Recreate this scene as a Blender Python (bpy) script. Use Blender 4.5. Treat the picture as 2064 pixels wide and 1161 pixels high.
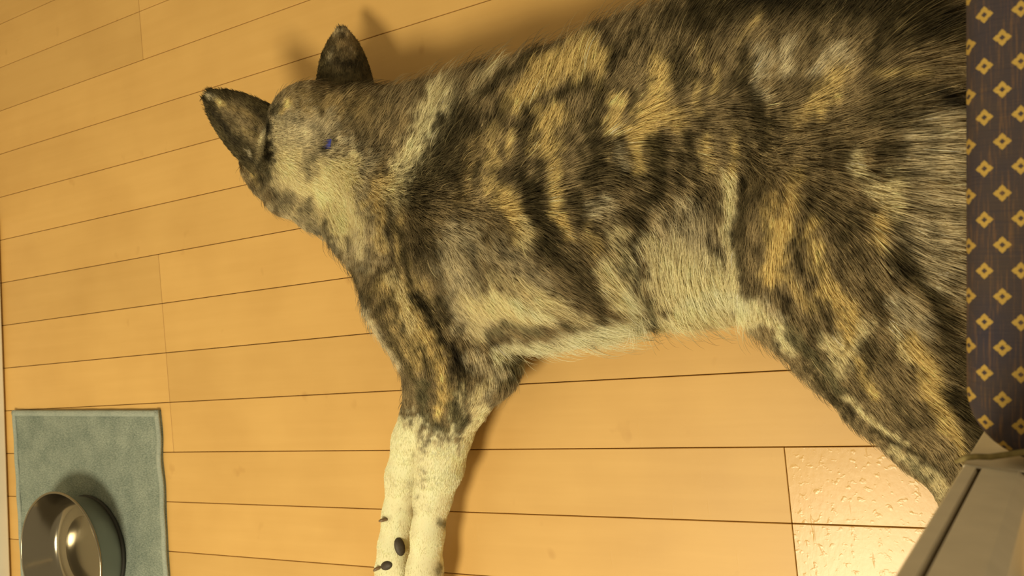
import bpy, bmesh, math, random
import numpy as np
from mathutils import Vector, Matrix

for o in list(bpy.data.objects):
    bpy.data.objects.remove(o)
SC = bpy.context.scene
COL = SC.collection
random.seed(7)

# ------------------------------------------------------------------ camera, world, light, exposure
FPX, CAMH = 1863.13, 0.92046
RC = np.array([[0.8454909905437449, 0.09870761765328515, 0.5247873770648166],
               [-0.09225202640561521, 0.9949903339409355, -0.038520111476515774],
               [-0.5259605959892955, -0.01584429175818221, 0.8503613407753593]])
cam_d = bpy.data.cameras.new('camera')
cam = bpy.data.objects.new('camera', cam_d)
COL.objects.link(cam)
cam_d.sensor_width = 36.0
cam_d.lens = FPX / 2064 * 36.0
cam_d.clip_start = 0.01
M4 = Matrix([[*RC[0], 0], [*RC[1], 0], [*RC[2], CAMH], [0, 0, 0, 1]])
cam.matrix_world = M4
cam_d.dof.use_dof = True
cam_d.dof.focus_distance = 0.92
cam_d.dof.aperture_fstop = 16.0
SC.camera = cam

world = bpy.data.worlds.new('world')
SC.world = world
world.use_nodes = True
bg = world.node_tree.nodes['Background']
bg.inputs[0].default_value = (1.0, 0.80, 0.47, 1)
bg.inputs[1].default_value = 0.37

lamp_d = bpy.data.lights.new('ceiling_lamp', 'AREA')
lamp_d.shape = 'DISK'
lamp_d.size = 0.7
lamp_d.energy = 56
lamp_d.color = (1.0, 0.86, 0.56)
lamp = bpy.data.objects.new('ceiling_lamp', lamp_d)
lamp.location = (-0.65, -1.1, 2.3)
COL.objects.link(lamp)

SC.view_settings.view_transform = 'Standard'
SC.view_settings.look = 'None'
SC.view_settings.gamma = 1
SC.view_settings.use_curve_mapping = False
SC.view_settings.exposure = 0.0


# ------------------------------------------------------------------ helpers
def W(px, py, z):
    """the point at height z that the photograph shows at pixel px, py"""
    d = RC @ np.array([(px - 1032) / FPX, -(py - 580.5) / FPX, -1.0])
    return np.array([0, 0, CAMH]) + d * ((z - CAMH) / d[2])


def to_px(P):
    q = (P - np.array([0, 0, CAMH])) @ RC
    k = -q[..., 2]
    return 1032 + FPX * q[..., 0] / k, 580.5 - FPX * q[..., 1] / k


def lin(c):
    c = np.asarray(c, float) / 255.0
    return np.where(c <= 0.04045, c / 12.92, ((c + 0.055) / 1.055) ** 2.4)


def tag(o, label=None, cat=None, group=None, kind=None):
    if label: o['label'] = label
    if cat: o['category'] = cat
    if group: o['group'] = group
    if kind: o['kind'] = kind
    return o


def link(name, mesh, mat=None, parent=None, smooth=False):
    o = bpy.data.objects.new(name, mesh)
    COL.objects.link(o)
    if mat is not None and not mesh.materials:
        mesh.materials.append(mat)
    if parent is not None:
        o.parent = parent
    if smooth:
        mesh.polygons.foreach_set('use_smooth', [True] * len(mesh.polygons))
    return o


def from_bm(name, bm, mat, parent=None, smooth=False):
    me = bpy.data.meshes.new(name)
    bm.to_mesh(me)
    bm.free()
    return link(name, me, mat, parent, smooth)


def empty(name, loc, rz=0):
    o = bpy.data.objects.new(name, None)
    o.location = loc
    o.rotation_euler = (0, 0, rz)
    o.empty_display_size = 0.05
    COL.objects.link(o)
    return o


def box_bm(x0, x1, y0, y1, z0, z1, bev=0.0, seg=2):
    bm = bmesh.new()
    bmesh.ops.create_cube(bm, size=1)
    for v in bm.verts:
        v.co = Vector(((x0 + x1) / 2 + v.co.x * (x1 - x0), (y0 + y1) / 2 + v.co.y * (y1 - y0), (z0 + z1) / 2 + v.co.z * (z1 - z0)))
    if bev:
        bmesh.ops.bevel(bm, geom=list(bm.edges), offset=bev, segments=seg, affect='EDGES', profile=0.6)
    return bm


def tube(pts, radii, n=10, cap=True):
    """a tube swept along points"""
    bm = bmesh.new()
    pts = [Vector(p) for p in pts]
    rings = []
    up = None
    for i, p in enumerate(pts):
        t = (pts[min(i + 1, len(pts) - 1)] - pts[max(i - 1, 0)]).normalized()
        if up is None:
            up = Vector((0, 0, 1)) if abs(t.z) < 0.9 else Vector((1, 0, 0))
        a = t.cross(up).normalized()
        b = a.cross(t).normalized()
        up = b
        r = radii[i] if hasattr(radii, '__len__') else radii
        rings.append([bm.verts.new(p + (a * math.cos(k / n * 6.28318) + b * math.sin(k / n * 6.28318)) * r) for k in range(n)])
    for r0, r1 in zip(rings, rings[1:]):
        for k in range(n):
            bm.faces.new((r0[k], r0[(k + 1) % n], r1[(k + 1) % n], r1[k]))
    if cap:
        bm.faces.new(rings[0][::-1])
        bm.faces.new(rings[-1])
    bmesh.ops.recalc_face_normals(bm, faces=list(bm.faces))
    return bm


def lathe_bm(prof, n=96):
    bm = bmesh.new()
    rings = []
    for r, z in prof:
        if r < 1e-6:
            rings.append([bm.verts.new((0, 0, z))])
        else:
            rings.append([bm.verts.new((r * math.cos(k / n * 2 * math.pi), r * math.sin(k / n * 2 * math.pi), z)) for k in range(n)])
    for a, b in zip(rings, rings[1:]):
        for k in range(n):
            k2 = (k + 1) % n
            if len(a) == 1 and len(b) == 1: continue
            if len(a) == 1: bm.faces.new((a[0], b[k2], b[k]))
            elif len(b) == 1: bm.faces.new((a[k], a[k2], b[0]))
            else: bm.faces.new((a[k], a[k2], b[k2], b[k]))
    bmesh.ops.recalc_face_normals(bm, faces=list(bm.faces))
    return bm


class NT:
    def __init__(s, name):
        s.m = bpy.data.materials.new(name)
        s.m.use_nodes = True
        s.t = s.m.node_tree
        s.b = s.t.nodes['Principled BSDF']

    def n(s, typ, **kw):
        nd = s.t.nodes.new(typ)
        for k, v in kw.items():
            if k.startswith('i_'):
                key = k[2:]
                nd.inputs[int(key) if key.isdigit() else key].default_value = v
            else:
                setattr(nd, k, v)
        return nd

    def l(s, a, b):
        s.t.links.new(a, b)

    def math(s, op, a, b=None, c=None):
        nd = s.n('ShaderNodeMath', operation=op)
        for i, v in enumerate((a, b, c)):
            if v is None: continue
            if isinstance(v, (int, float)): nd.inputs[i].default_value = v
            else: s.l(v, nd.inputs[i])
        return nd.outputs[0]

    def ramp(s, fac, stops):
        r = s.n('ShaderNodeValToRGB')
        e = r.color_ramp.elements
        while len(e) < len(stops): e.new(0.5)
        for el, (p, c) in zip(e, stops):
            el.position = p
            el.color = (*c, 1)
        s.l(fac, r.inputs[0])
        return r.outputs[0]

    def mix(s, fac, a, b, mode='MIX'):
        m = s.n('ShaderNodeMix', data_type='RGBA', blend_type=mode)
        for i, v in ((0, fac), (6, a), (7, b)):
            if isinstance(v, (int, float)): m.inputs[i].default_value = v
            elif isinstance(v, tuple): m.inputs[i].default_value = (*v, 1)
            else: s.l(v, m.inputs[i])
        return m.outputs[2]

    def bump(s, h, strength=0.2, dist=0.001):
        b = s.n('ShaderNodeBump', i_Strength=strength, i_Distance=dist)
        s.l(h, b.inputs['Height'])
        s.l(b.outputs[0], s.b.inputs['Normal'])
        return b


def simple(name, col, rough=0.5, metal=0.0, noise=0.0, nscale=40):
    t = NT(name)
    t.b.inputs['Roughness'].default_value = rough
    t.b.inputs['Metallic'].default_value = metal
    if noise:
        tc = t.n('ShaderNodeTexCoord')
        nz = t.n('ShaderNodeTexNoise', i_Scale=nscale, i_Detail=4.0)
        t.l(tc.outputs['Object'], nz.inputs['Vector'])
        c = t.ramp(nz.outputs[0], [(0.3, tuple(x * (1 - noise) for x in col)), (0.7, tuple(min(1, x * (1 + noise)) for x in col))])
        t.l(c, t.b.inputs['Base Color'])
    else:
        t.b.inputs['Base Color'].default_value = (*col, 1)
    return t.m


# ------------------------------------------------------------------ floor
def floor_material(name, rough, bumpy):
    t = NT(name)
    tc = t.n('ShaderNodeTexCoord')
    oi = t.n('ShaderNodeObjectInfo')
    geo = t.n('ShaderNodeNewGeometry')
    mp = t.n('ShaderNodeMapping')
    mp.inputs['Scale'].default_value = (1.6, 26, 10)
    off = t.n('ShaderNodeVectorMath', operation='ADD')
    t.l(geo.outputs['Position'], off.inputs[0])
    sc = t.n('ShaderNodeVectorMath', operation='SCALE')
    cx = t.n('ShaderNodeCombineXYZ')
    t.l(oi.outputs['Random'], cx.inputs[0]); t.l(oi.outputs['Random'], cx.inputs[2])
    t.l(cx.outputs[0], sc.inputs[0]); sc.inputs['Scale'].default_value = 37.0
    t.l(sc.outputs[0], off.inputs[1])
    t.l(off.outputs[0], mp.inputs['Vector'])
    g = t.n('ShaderNodeTexNoise', i_Scale=3.0, i_Detail=6.0, i_Roughness=0.6)
    t.l(mp.outputs[0], g.inputs['Vector'])
    base = t.ramp(g.outputs[0], [(0.2, (0.645, 0.395, 0.125)), (0.8, (0.695, 0.437, 0.147))])
    # each strip its own tone
    tone = t.math('MULTIPLY_ADD', oi.outputs['Random'], 0.12, 0.94)
    hs = t.n('ShaderNodeHueSaturation')
    t.l(base, hs.inputs['Color']); t.l(tone, hs.inputs['Value'])
    # worn spots and small stains
    n2 = t.n('ShaderNodeTexNoise', i_Scale=7.0, i_Detail=3.0)
    t.l(geo.outputs['Position'], n2.inputs['Vector'])
    blot = t.ramp(n2.outputs[0], [(0.35, (0.93, 0.91, 0.88)), (0.6, (1, 1, 1))])
    c = t.mix(1.0, hs.outputs[0], blot, 'MULTIPLY')
    n3 = t.n('ShaderNodeTexNoise', i_Scale=26.0, i_Detail=2.0)
    mp3 = t.n('ShaderNodeMapping'); mp3.inputs['Scale'].default_value = (1, 0.8, 1)
    t.l(geo.outputs['Position'], mp3.inputs['Vector']); t.l(mp3.outputs[0], n3.inputs['Vector'])
    spot = t.ramp(n3.outputs[0], [(0.70, (1, 1, 1)), (0.80, (0.72, 0.62, 0.5))])
    c = t.mix(0.5, c, t.mix(1.0, c, spot, 'MULTIPLY'))
    t.l(c, t.b.inputs['Base Color'])
    # varnish: dents and scratches
    n4 = t.n('ShaderNodeTexNoise', i_Scale=160.0, i_Detail=4.0)
    mp4 = t.n('ShaderNodeMapping'); mp4.inputs['Scale'].default_value = (1.3, 0.7, 1)
    t.l(geo.outputs['Position'], mp4.inputs['Vector']); t.l(mp4.outputs[0], n4.inputs['Vector'])
    n5 = t.n('ShaderNodeTexNoise', i_Scale=130.0, i_Detail=2.0)
    t.l(geo.outputs['Position'], n5.inputs['Vector'])
    dent = t.ramp(n5.outputs[0], [(0.58, (0, 0, 0)), (0.92, (1, 1, 1))])
    n6 = t.n('ShaderNodeTexNoise', i_Scale=60.0, i_Detail=2.0)
    mp6 = t.n('ShaderNodeMapping'); mp6.inputs['Scale'].default_value = (2.2, 0.22, 1); mp6.inputs['Rotation'].default_value = (0, 0, 0.55)
    t.l(geo.outputs['Position'], mp6.inputs['Vector']); t.l(mp6.outputs[0], n6.inputs['Vector'])
    scr = t.ramp(n6.outputs[0], [(0.66, (0, 0, 0)), (0.72, (1, 1, 1))])
    h = t.math('MULTIPLY_ADD', n4.outputs[0], 0.30, t.math('ADD', t.math('MULTIPLY', dent, 0.9), t.math('MULTIPLY', scr, 0.6)))
    rg = t.n('ShaderNodeMapRange'); rg.inputs['To Min'].default_value = rough - 0.05; rg.inputs['To Max'].default_value = rough + 0.06
    t.l(n2.outputs[0], rg.inputs['Value']); t.l(rg.outputs[0], t.b.inputs['Roughness'])
    t.bump(h, bumpy, 0.0006)
    t.b.inputs['Specular IOR Level'].default_value = 0.5
    return t.m


M_floor = floor_material('floor_wood', 0.46, 0.10)
M_floor_worn = floor_material('floor_wood_glossy', 0.29, 0.5)   # boards whose varnish is still shiny, dented and scratched
M_sub = simple('floor_gap', (0.27, 0.13, 0.04), 0.8, noise=0.2)
floor = from_bm('floor', box_bm(-1.72, 1.3, -1.5, 1.5, -0.03, -0.0045), M_sub)
tag(floor, 'varnished honey wood strip floor under the dog', None, None, 'structure')
PW, Y0 = 0.0757, 0.6103


def plank_mesh(L, mat):
    me = bpy.data.meshes.new('plank')
    bm = box_bm(0, L, -PW / 2 + 0.0005, PW / 2 - 0.0005, -0.0045, 0.0, 0.0005, 1)
    bm.to_mesh(me); bm.free(); me.materials.append(mat)
    return me


BL = 1.83
pl_cache = {}
for row in range(-11, 28):
    y = Y0 - PW * (row + 0.5)
    board = (row - 2) // 4
    jx = -1.197 if board % 2 else -0.269
    xs = [-1.715] + sorted(x for x in (jx - BL, jx, jx + BL) if -1.7 < x < 1.25) + [1.29]
    for a, b in zip(xs, xs[1:]):
        L = round(b - a - 0.0007, 5)
        worn = a > -0.3 and 10 <= row < 14
        if (L, worn) not in pl_cache: pl_cache[(L, worn)] = plank_mesh(L, M_floor_worn if worn else M_floor)
        p = link('plank', pl_cache[(L, worn)], None, floor)
        p.location = (a + 0.00035, y, 0)

# wall with its pale baseboard at the far end (left edge of the photograph)
M_wall = simple('wall_paint', (0.74, 0.70, 0.56), 0.7, noise=0.03, nscale=8)
M_base = simple('baseboard_paint', (0.92, 0.91, 0.82), 0.45, noise=0.03, nscale=20)
wa, wb = W(1, 440, 0), W(25, 1161, 0)
wd = (wb - wa) / np.linalg.norm(wb - wa)
wang = math.atan2(wd[0], -wd[1])
wall = from_bm('wall_left', box_bm(-0.1, 0.0 - 0.008, -1.6, 1.5, 0.0, 2.4), M_wall)
bb = from_bm('baseboard_left', box_bm(-0.008, 0.0, -1.6, 0.262, 0.004, 0.09, 0.002), M_base)
for o in (wall, bb):
    o.location = (wa[0], wa[1] - 0.262 + 0.262, 0)
    o.rotation_euler = (0, 0, wang)
tag(wall, 'pale wall at the far end of the floor', None, None, 'structure')
tag(bb, 'cream baseboard along the far wall', None, None, 'structure')
bb.data.transform(Matrix.Translation((0, -0.262, 0)))

# ------------------------------------------------------------------ mat
def mat_material(name, lo, hi):
    t = NT(name)
    geo = t.n('ShaderNodeNewGeometry')
    n1 = t.n('ShaderNodeTexNoise', i_Scale=420.0, i_Detail=3.0, i_Roughness=0.7)
    mp = t.n('ShaderNodeMapping'); mp.inputs['Scale'].default_value = (0.6, 1.3, 1); mp.inputs['Rotation'].default_value = (0, 0, 0.5)
    t.l(geo.outputs['Position'], mp.inputs['Vector']); t.l(mp.outputs[0], n1.inputs['Vector'])
    n2 = t.n('ShaderNodeTexNoise', i_Scale=28.0, i_Detail=4.0)
    t.l(geo.outputs['Position'], n2.inputs['Vector'])
    f = t.math('MULTIPLY_ADD', n1.outputs[0], 0.7, t.math('MULTIPLY', n2.outputs[0], 0.3))
    t.l(t.ramp(f, [(0.36, lo), (0.64, hi)]), t.b.inputs['Base Color'])
    t.b.inputs['Roughness'].default_value = 0.95
    t.b.inputs['Specular IOR Level'].default_value = 0.1
    t.bump(n1.outputs[0], 0.9, 0.002)
    return t.m


M_mat = mat_material('mat_pile', (0.14, 0.185, 0.165), (0.36, 0.41, 0.36))
M_hem = mat_material('mat_hem', (0.29, 0.34, 0.31), (0.43, 0.48, 0.43))
tl, tr, rb_ = W(25, 827, 0.006), W(318, 827, 0.006), W(328, 1161, 0.006)
ex = (tr - tl); mw = np.linalg.norm(ex); ex /= mw
ey = np.array([ex[1], -ex[0], 0.0])            # towards -Y
mh = 0.52


def edge_wave(v):
    return 0.0025 * math.sin(v * 60) * math.exp(-((v - 0.07) / 0.05) ** 2) + 0.0012 * math.sin(v * 21)


def mat_pt(u, v, z):
    k = (u / mw) ** 6
    p = tl + ex * (u + edge_wave(v) * k) + ey * v
    return Vector((p[0], p[1], z))


mt = empty('pet_mat', (tl[0], tl[1], 0))
tag(mt, 'blue-grey woven fabric mat with sewn hem under the steel bowl', 'mat')
bm = bmesh.new()
NU, NV = 60, 78
g = [[bm.verts.new(mat_pt(mw * i / NU, mh * j / NV, 0.0048 + 0.0006 * math.sin(i * .9) * math.sin(j * .7 + i * .3))) for j in range(NV + 1)] for i in range(NU + 1)]
lo = {}
for i in range(NU):
    for j in range(NV):
        bm.faces.new((g[i][j], g[i][j + 1], g[i + 1][j + 1], g[i + 1][j]))
bedges = [e for e in bm.edges if e.is_boundary]
ret = bmesh.ops.extrude_edge_only(bm, edges=bedges)
for v in [x for x in ret['geom'] if isinstance(x, bmesh.types.BMVert)]:
    v.co.z = 0.0004
bmesh.ops.recalc_face_normals(bm, faces=list(bm.faces))
for v in bm.verts: v.co -= Vector((tl[0], tl[1], 0))
from_bm('mat_cloth', bm, M_mat, mt, True)


def hem(a, b, name='hem'):
    pts = []
    n = 60
    for k in range(n + 1):
        u, v = a[0] + (b[0] - a[0]) * k / n, a[1] + (b[1] - a[1]) * k / n
        pts.append(mat_pt(u, v, 0.0052 + 0.0008 * math.sin(k * 0.8)) - Vector((tl[0], tl[1], 0)))
    bm = tube(pts, 0.0052, 10)
    for v in bm.verts:
        v.co.z = 0.0052 + (v.co.z - 0.0052) * 0.55
    o = from_bm(name, bm, M_hem, mt, True)
    o['label'] = 'paler rolled hem'
    return o


hem((0.0, 0.005), (mw, 0.005))
hem((mw - 0.004, 0.0), (mw - 0.004, mh))
hem((0.004, 0.0), (0.004, mh))
hem((0.0, mh - 0.004), (mw, mh - 0.004))

# ------------------------------------------------------------------ bowl
t = NT('bowl_polished_steel')
t.b.inputs['Base Color'].default_value = (0.31, 0.28, 0.22, 1)
t.b.inputs['Metallic'].default_value = 1.0
t.b.inputs['Roughness'].default_value = 0.17
M_steel = t.m
t = NT('bowl_brushed_steel')
tc = t.n('ShaderNodeTexCoord')
mp = t.n('ShaderNodeMapping'); mp.inputs['Scale'].default_value = (6, 6, 900)
nz = t.n('ShaderNodeTexNoise', i_Scale=1.0, i_Detail=3.0)
t.l(tc.outputs['Object'], mp.inputs['Vector']); t.l(mp.outputs[0], nz.inputs['Vector'])
t.b.inputs['Base Color'].default_value = (0.40, 0.40, 0.36, 1)
t.b.inputs['Metallic'].default_value = 1.0
t.b.inputs['Roughness'].default_value = 0.38
t.bump(nz.outputs[0], 0.15, 0.0003)
M_brush = t.m
M_rubber = simple('bowl_rubber', (0.03, 0.03, 0.025), 0.7)
BZ = 0.0062
bowl = empty('dog_bowl', (-1.4150, -0.3050, BZ))
tag(bowl, 'empty stainless steel dog bowl standing on the blue-grey mat', 'bowl')
H_ = 0.0555
inner = [(0.0, 0.0062), (0.030, 0.0060), (0.056, 0.0060), (0.058, 0.0052), (0.0605, 0.0052), (0.0625, 0.0062), (0.076, 0.0068),
         (0.0805, 0.0085), (0.0842, 0.0125), (0.0868, 0.0180), (0.0935, 0.033), (0.0995, 0.046), (0.1035, H_ - 0.0022)]
rim = [(0.1035, H_ - 0.0022), (0.1040, H_ - 0.0006), (0.1054, H_), (0.1068, H_ - 0.0006), (0.1074, H_ - 0.0022), (0.1070, H_ - 0.0040), (0.1056, H_ - 0.0046)]
outer = [(0.1056, H_ - 0.0046), (0.1015, 0.044), (0.0965, 0.030), (0.0915, 0.015), (0.0890, 0.006), (0.0875, 0.003), (0.080, 0.0015), (0.0, 0.0015)]
from_bm('bowl_inside', lathe_bm(inner), M_steel, bowl, True)
o = from_bm('rim', lathe_bm(rim), M_steel, bowl, True); o['label'] = 'bright rolled rim'
o = from_bm('bowl_outside', lathe_bm(outer), M_brush, bowl, True); o['label'] = 'dull brushed outside'
o = from_bm('base_ring', lathe_bm([(0.082, 0.0), (0.0905, 0.0), (0.0915, 0.0022), (0.0900, 0.0046), (0.0870, 0.005), (0.082, 0.0)]), M_rubber, bowl, True)
o['label'] = 'dark rubber ring'

# ------------------------------------------------------------------ chair
CA = math.radians(-5.7)
CO = W(1943, 932, 0.43)
chair = empty('dining_chair', (CO[0], CO[1], 0), CA)
tag(chair, 'beige chair with dark seat patterned in small gold diamonds, beside the dog', 'chair')


def fabric():
    t = NT('seat_fabric')
    tc = t.n('ShaderNodeTexCoord')
    sp = t.n('ShaderNodeSeparateXYZ')
    t.l(tc.outputs['Object'], sp.inputs[0])
    X, Y = sp.outputs[0], sp.outputs[1]
    # lattice of diamonds, two interleaved rectangular grids
    PX, PY = PITCH
    OX, OY = PHASE

    def cell(ox, oy):
        a = t.math('SUBTRACT', t.math('MULTIPLY', t.math('FRACT', t.math('DIVIDE', t.math('SUBTRACT', X, ox - PX / 2 - PX * 40), PX)), PX), PX / 2)
        b = t.math('SUBTRACT', t.math('MULTIPLY', t.math('FRACT', t.math('DIVIDE', t.math('SUBTRACT', Y, oy - PY / 2 - PY * 40), PY)), PY), PY / 2)
        a = t.math('ABSOLUTE', a); b = t.math('ABSOLUTE', b)
        d = t.math('ADD', a, b)
        m = t.math('LESS_THAN', d, 0.0039)
        hole = t.math('LESS_THAN', d, 0.0013)
        # small notches half way along each side
        notch = t.math('LESS_THAN', t.math('ADD', t.math('ABSOLUTE', t.math('SUBTRACT', a, 0.0021)), t.math('ABSOLUTE', t.math('SUBTRACT', b, 0.0021))), 0.0007)
        m = t.math('SUBTRACT', m, t.math('MINIMUM', t.math('ADD', hole, notch), 1.0))
        return t.math('MAXIMUM', m, 0.0)

    m = t.math('MAXIMUM', cell(OX, OY), cell(OX + PX / 2, OY + PY / 2))
    mp = t.n('ShaderNodeMapping'); mp.inputs['Scale'].default_value = (1100, 60, 60)
    t.l(tc.outputs['Object'], mp.inputs['Vector'])
    n1 = t.n('ShaderNodeTexNoise', i_Scale=1.0, i_Detail=2.0)
    t.l(mp.outputs[0], n1.inputs['Vector'])
    mp2 = t.n('ShaderNodeMapping'); mp2.inputs['Scale'].default_value = (40, 1400, 40)
    t.l(tc.outputs['Object'], mp2.inputs['Vector'])
    n2 = t.n('ShaderNodeTexNoise', i_Scale=1.0, i_Detail=1.0)
    t.l(mp2.outputs[0], n2.inputs['Vector'])
    n3 = t.n('ShaderNodeTexNoise', i_Scale=30.0, i_Detail=3.0)
    t.l(tc.outputs['Object'], n3.inputs['Vector'])
    ground = t.ramp(n3.outputs[0], [(0.3, (0.042, 0.036, 0.050)), (0.7, (0.062, 0.046, 0.042))])
    ground = t.mix(t.math('MULTIPLY', t.ramp(n1.outputs[0], [(0.52, (0, 0, 0)), (0.72, (1, 1, 1))]), 0.42), ground, (0.22, 0.115, 0.045))
    ground = t.mix(t.math('MULTIPLY', t.ramp(n2.outputs[0], [(0.5, (0, 0, 0)), (0.7, (1, 1, 1))]), 0.35), ground, (0.035, 0.032, 0.045))
    gold = t.mix(n2.outputs[0], (0.33, 0.215, 0.05), (0.46, 0.31, 0.08))
    t.l(t.mix(m, ground, gold), t.b.inputs['Base Color'])
    t.b.inputs['Roughness'].default_value = 0.9
    t.b.inputs['Specular IOR Level'].default_value = 0.15
    h = t.math('ADD', t.math('ADD', n1.outputs[0], n2.outputs[0]), t.math('MULTIPLY', m, 0.8))
    t.bump(h, 0.5, 0.0005)
    return t.m


def chair_local(px, py, z):
    d = W(px, py, z) - CO
    c, s = math.cos(-CA), math.sin(-CA)
    return d[0] * c - d[1] * s, d[0] * s + d[1] * c


SEAT_Z = 0.442
a1, a2, a3 = chair_local(2020, 180, SEAT_Z), chair_local(2002, 390, SEAT_Z), chair_local(2050, 232, SEAT_Z)
PITCH = (0.0150, abs(a2[1] - a1[1]) / 2)
PHASE = a1
M_fabric = fabric()
M_frame = simple('chair_beige', (0.84, 0.77, 0.62), 0.5, noise=0.05, nscale=60)
M_tie = simple('cushion_piping', (0.19, 0.15, 0.055), 0.9, noise=0.25, nscale=300)
M_seam = simple('chair_seam', (0.07, 0.045, 0.02), 0.9)
M_white = simple('chair_white', (0.85, 0.82, 0.72), 0.4)
CW, CD = 0.38, 0.39                                   # seat width and depth


# seat cushion: rounded slab with a soft crown
def cushion():
    bm = bmesh.new()
    n = 56
    R = 0.034
    ring = []
    for (cx, cy, a0) in ((CW - R, CD - R, 0), (R + 0.0, CD - R, 90), (R + 0.0, R + 0.002, 180), (CW - R, R + 0.002, 270)):
        for k in range(12):
            a = math.radians(a0 + 90 * k / 11)
            ring.append((cx, cy, math.cos(a), math.sin(a), R))
    prof = []                                          # inset, height
    T = 0.048
    for k in range(9):
        a = math.radians(-90 + 180 * k / 8)
        prof.append((0.013 * (1 - math.cos(a)), T / 2 + T / 2 * math.sin(a) * 0.97))
    for ins in (0.03, 0.06, 0.10, 0.15, 0.185):
        prof.append((ins, T * (0.985 + 0.10 * min(1, ins / 0.12))))
    rows = []
    cxm, cym = CW / 2, CD / 2
    for ins, z in prof:
        row = []
        for (cx, cy, dx, dy, r) in ring:
            rr = r - ins
            x, y = cx + dx * rr, cy + dy * rr
            if rr < 0:
                s = 1
            # pull towards the middle without crossing it
            if ins > r:
                x0, y0 = cx, cy
                k = (ins - r) / (0.19 - r)
                x, y = x0 + (cxm - x0) * k, y0 + (cym - y0) * k
            row.append(bm.verts.new((x, y, z + 0.394)))
        rows.append(row)
    m = len(ring)
    for r0, r1 in zip(rows, rows[1:]):
        for k in range(m):
            bm.faces.new((r0[k], r0[(k + 1) % m], r1[(k + 1) % m], r1[k]))
    bm.faces.new(rows[0][::-1])
    bm.faces.new(rows[-1])
    bmesh.ops.recalc_face_normals(bm, faces=list(bm.faces))
    return bm


seat = from_bm('seat_cushion', cushion(), M_fabric, chair, True)
seat['label'] = 'dark seat with small gold diamonds'
from_bm('seat_frame', box_bm(0.014, CW - 0.014, 0.008, CD - 0.012, 0.345, 0.393, 0.004), M_frame, chair)
# the olive piping tied round the post at the corner of the cushion
pp = [(-0.0035, 0.000, 0.4300), (0.001, 0.0030, 0.4335), (0.006, 0.0045, 0.4365), (0.012, 0.0055, 0.4400), (0.020, 0.0080, 0.4430), (0.032, 0.0115, 0.4450), (0.055, 0.0135, 0.4465), (0.11, 0.0135, 0.4475), (0.20, 0.013, 0.448)]
o = from_bm('cushion_tie', tube(pp, [0.0011] + [0.0015] * 8, 8), M_tie, chair, True)
o['label'] = 'olive cord round the back post'


def post_bm(z0, z1, x0=0.0, mirror=False):
    # cross-section with a sunk line near the outer edge
    sec = [(0.0, -0.034), (0.0, -0.0012), (0.0012, 0.0), (0.0060, 0.0), (0.0066, -0.0035), (0.0080, -0.0035), (0.0086, 0.0), (0.0235, 0.0),
           (0.0285, -0.0040), (0.0285, -0.034)]
    if mirror: sec = [(-x, y) for x, y in sec][::-1]
    bm = bmesh.new()
    a = [bm.verts.new((x0 + x, y, z0)) for x, y in sec]
    b = [bm.verts.new((x0 + x, y, z1)) for x, y in sec]
    n = len(sec)
    for k in range(n):
        bm.faces.new((a[k], a[(k + 1) % n], b[(k + 1) % n], b[k]))
    bm.faces.new(a[::-1]); bm.faces.new(b)
    bmesh.ops.recalc_face_normals(bm, faces=list(bm.faces))
    return bm


for mir, x0 in ((False, 0.0), (True, CW)):
    from_bm('back_post', post_bm(0.4390, 0.82, x0, mir), M_frame, chair)
    s = -1 if mir else 1
    ga, gb = sorted((x0 + s * 0.0063, x0 + s * 0.0083))
    o = from_bm('groove', box_bm(ga, gb, -0.0036, -0.0022, 0.4392, 0.8198), M_seam, chair); o['label'] = 'dark groove down the post'
    ga, gb = sorted((x0 + s * 0.001, x0 + s * 0.0275))
    o = from_bm('joint', box_bm(ga, gb, -0.026, -0.0010, 0.4366, 0.4389), M_seam, chair); o['label'] = 'dark joint between leg and post'
    xa, xb = sorted((x0, x0 + s * 0.0285))
    from_bm('leg', box_bm(xa, xb, -0.028, 0.0, 0.0, 0.4365, 0.0012), M_frame, chair)
    from_bm('leg', box_bm(xa, xb, CD - 0.045, CD - 0.015, 0.0, 0.345, 0.0012), M_frame, chair)
for z0, z1 in ((0.505, 0.575), (0.62, 0.68), (0.725, 0.785)):
    o = from_bm('back_slat', box_bm(0.0290, CW - 0.0290, -0.0340, -0.0290, z0, z1, 0.001), M_white, chair)
    o['label'] = 'white slat'
from_bm('top_rail', box_bm(-0.004, CW + 0.004, -0.036, 0.004, 0.82, 0.845, 0.004), M_frame, chair)
for y0 in (0.05,):
    from_bm('side_rail', box_bm(0.006, 0.022, 0.0, CD - 0.045, 0.315, 0.344, 0.002), M_frame, chair)
    from_bm('side_rail', box_bm(CW - 0.022, CW - 0.006, 0.0, CD - 0.045, 0.315, 0.344, 0.002), M_frame, chair)

# ------------------------------------------------------------------ dog: coat pattern (fur colours, some shade painted in, laid out by the photograph)
CS = 4
CWD, CHT = 2400 // CS, 1500 // CS
COX, COY = -60, -160
GAIN = np.array([1.48, 1.66, 2.08])
PAL = {k: lin(v) * GAIN / max(1.0, (lin(v) * GAIN).max() / 0.88) for k, v in dict(
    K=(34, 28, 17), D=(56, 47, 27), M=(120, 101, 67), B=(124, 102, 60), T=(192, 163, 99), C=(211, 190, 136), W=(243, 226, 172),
    G=(173, 155, 116), S=(92, 83, 54), F=(230, 209, 152)).items()}


def seg_dist(X, Y, pts):
    d = np.full(X.shape, 1e9)
    if len(pts) == 1:
        return np.hypot(X - pts[0][0], Y - pts[0][1])
    for (ax, ay), (bx, by) in zip(pts, pts[1:]):
        dx, dy = bx - ax, by - ay
        t = np.clip(((X - ax) * dx + (Y - ay) * dy) / (dx * dx + dy * dy + 1e-9), 0, 1)
        d = np.minimum(d, np.hypot(X - ax - t * dx, Y - ay - t * dy))
    return d


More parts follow.
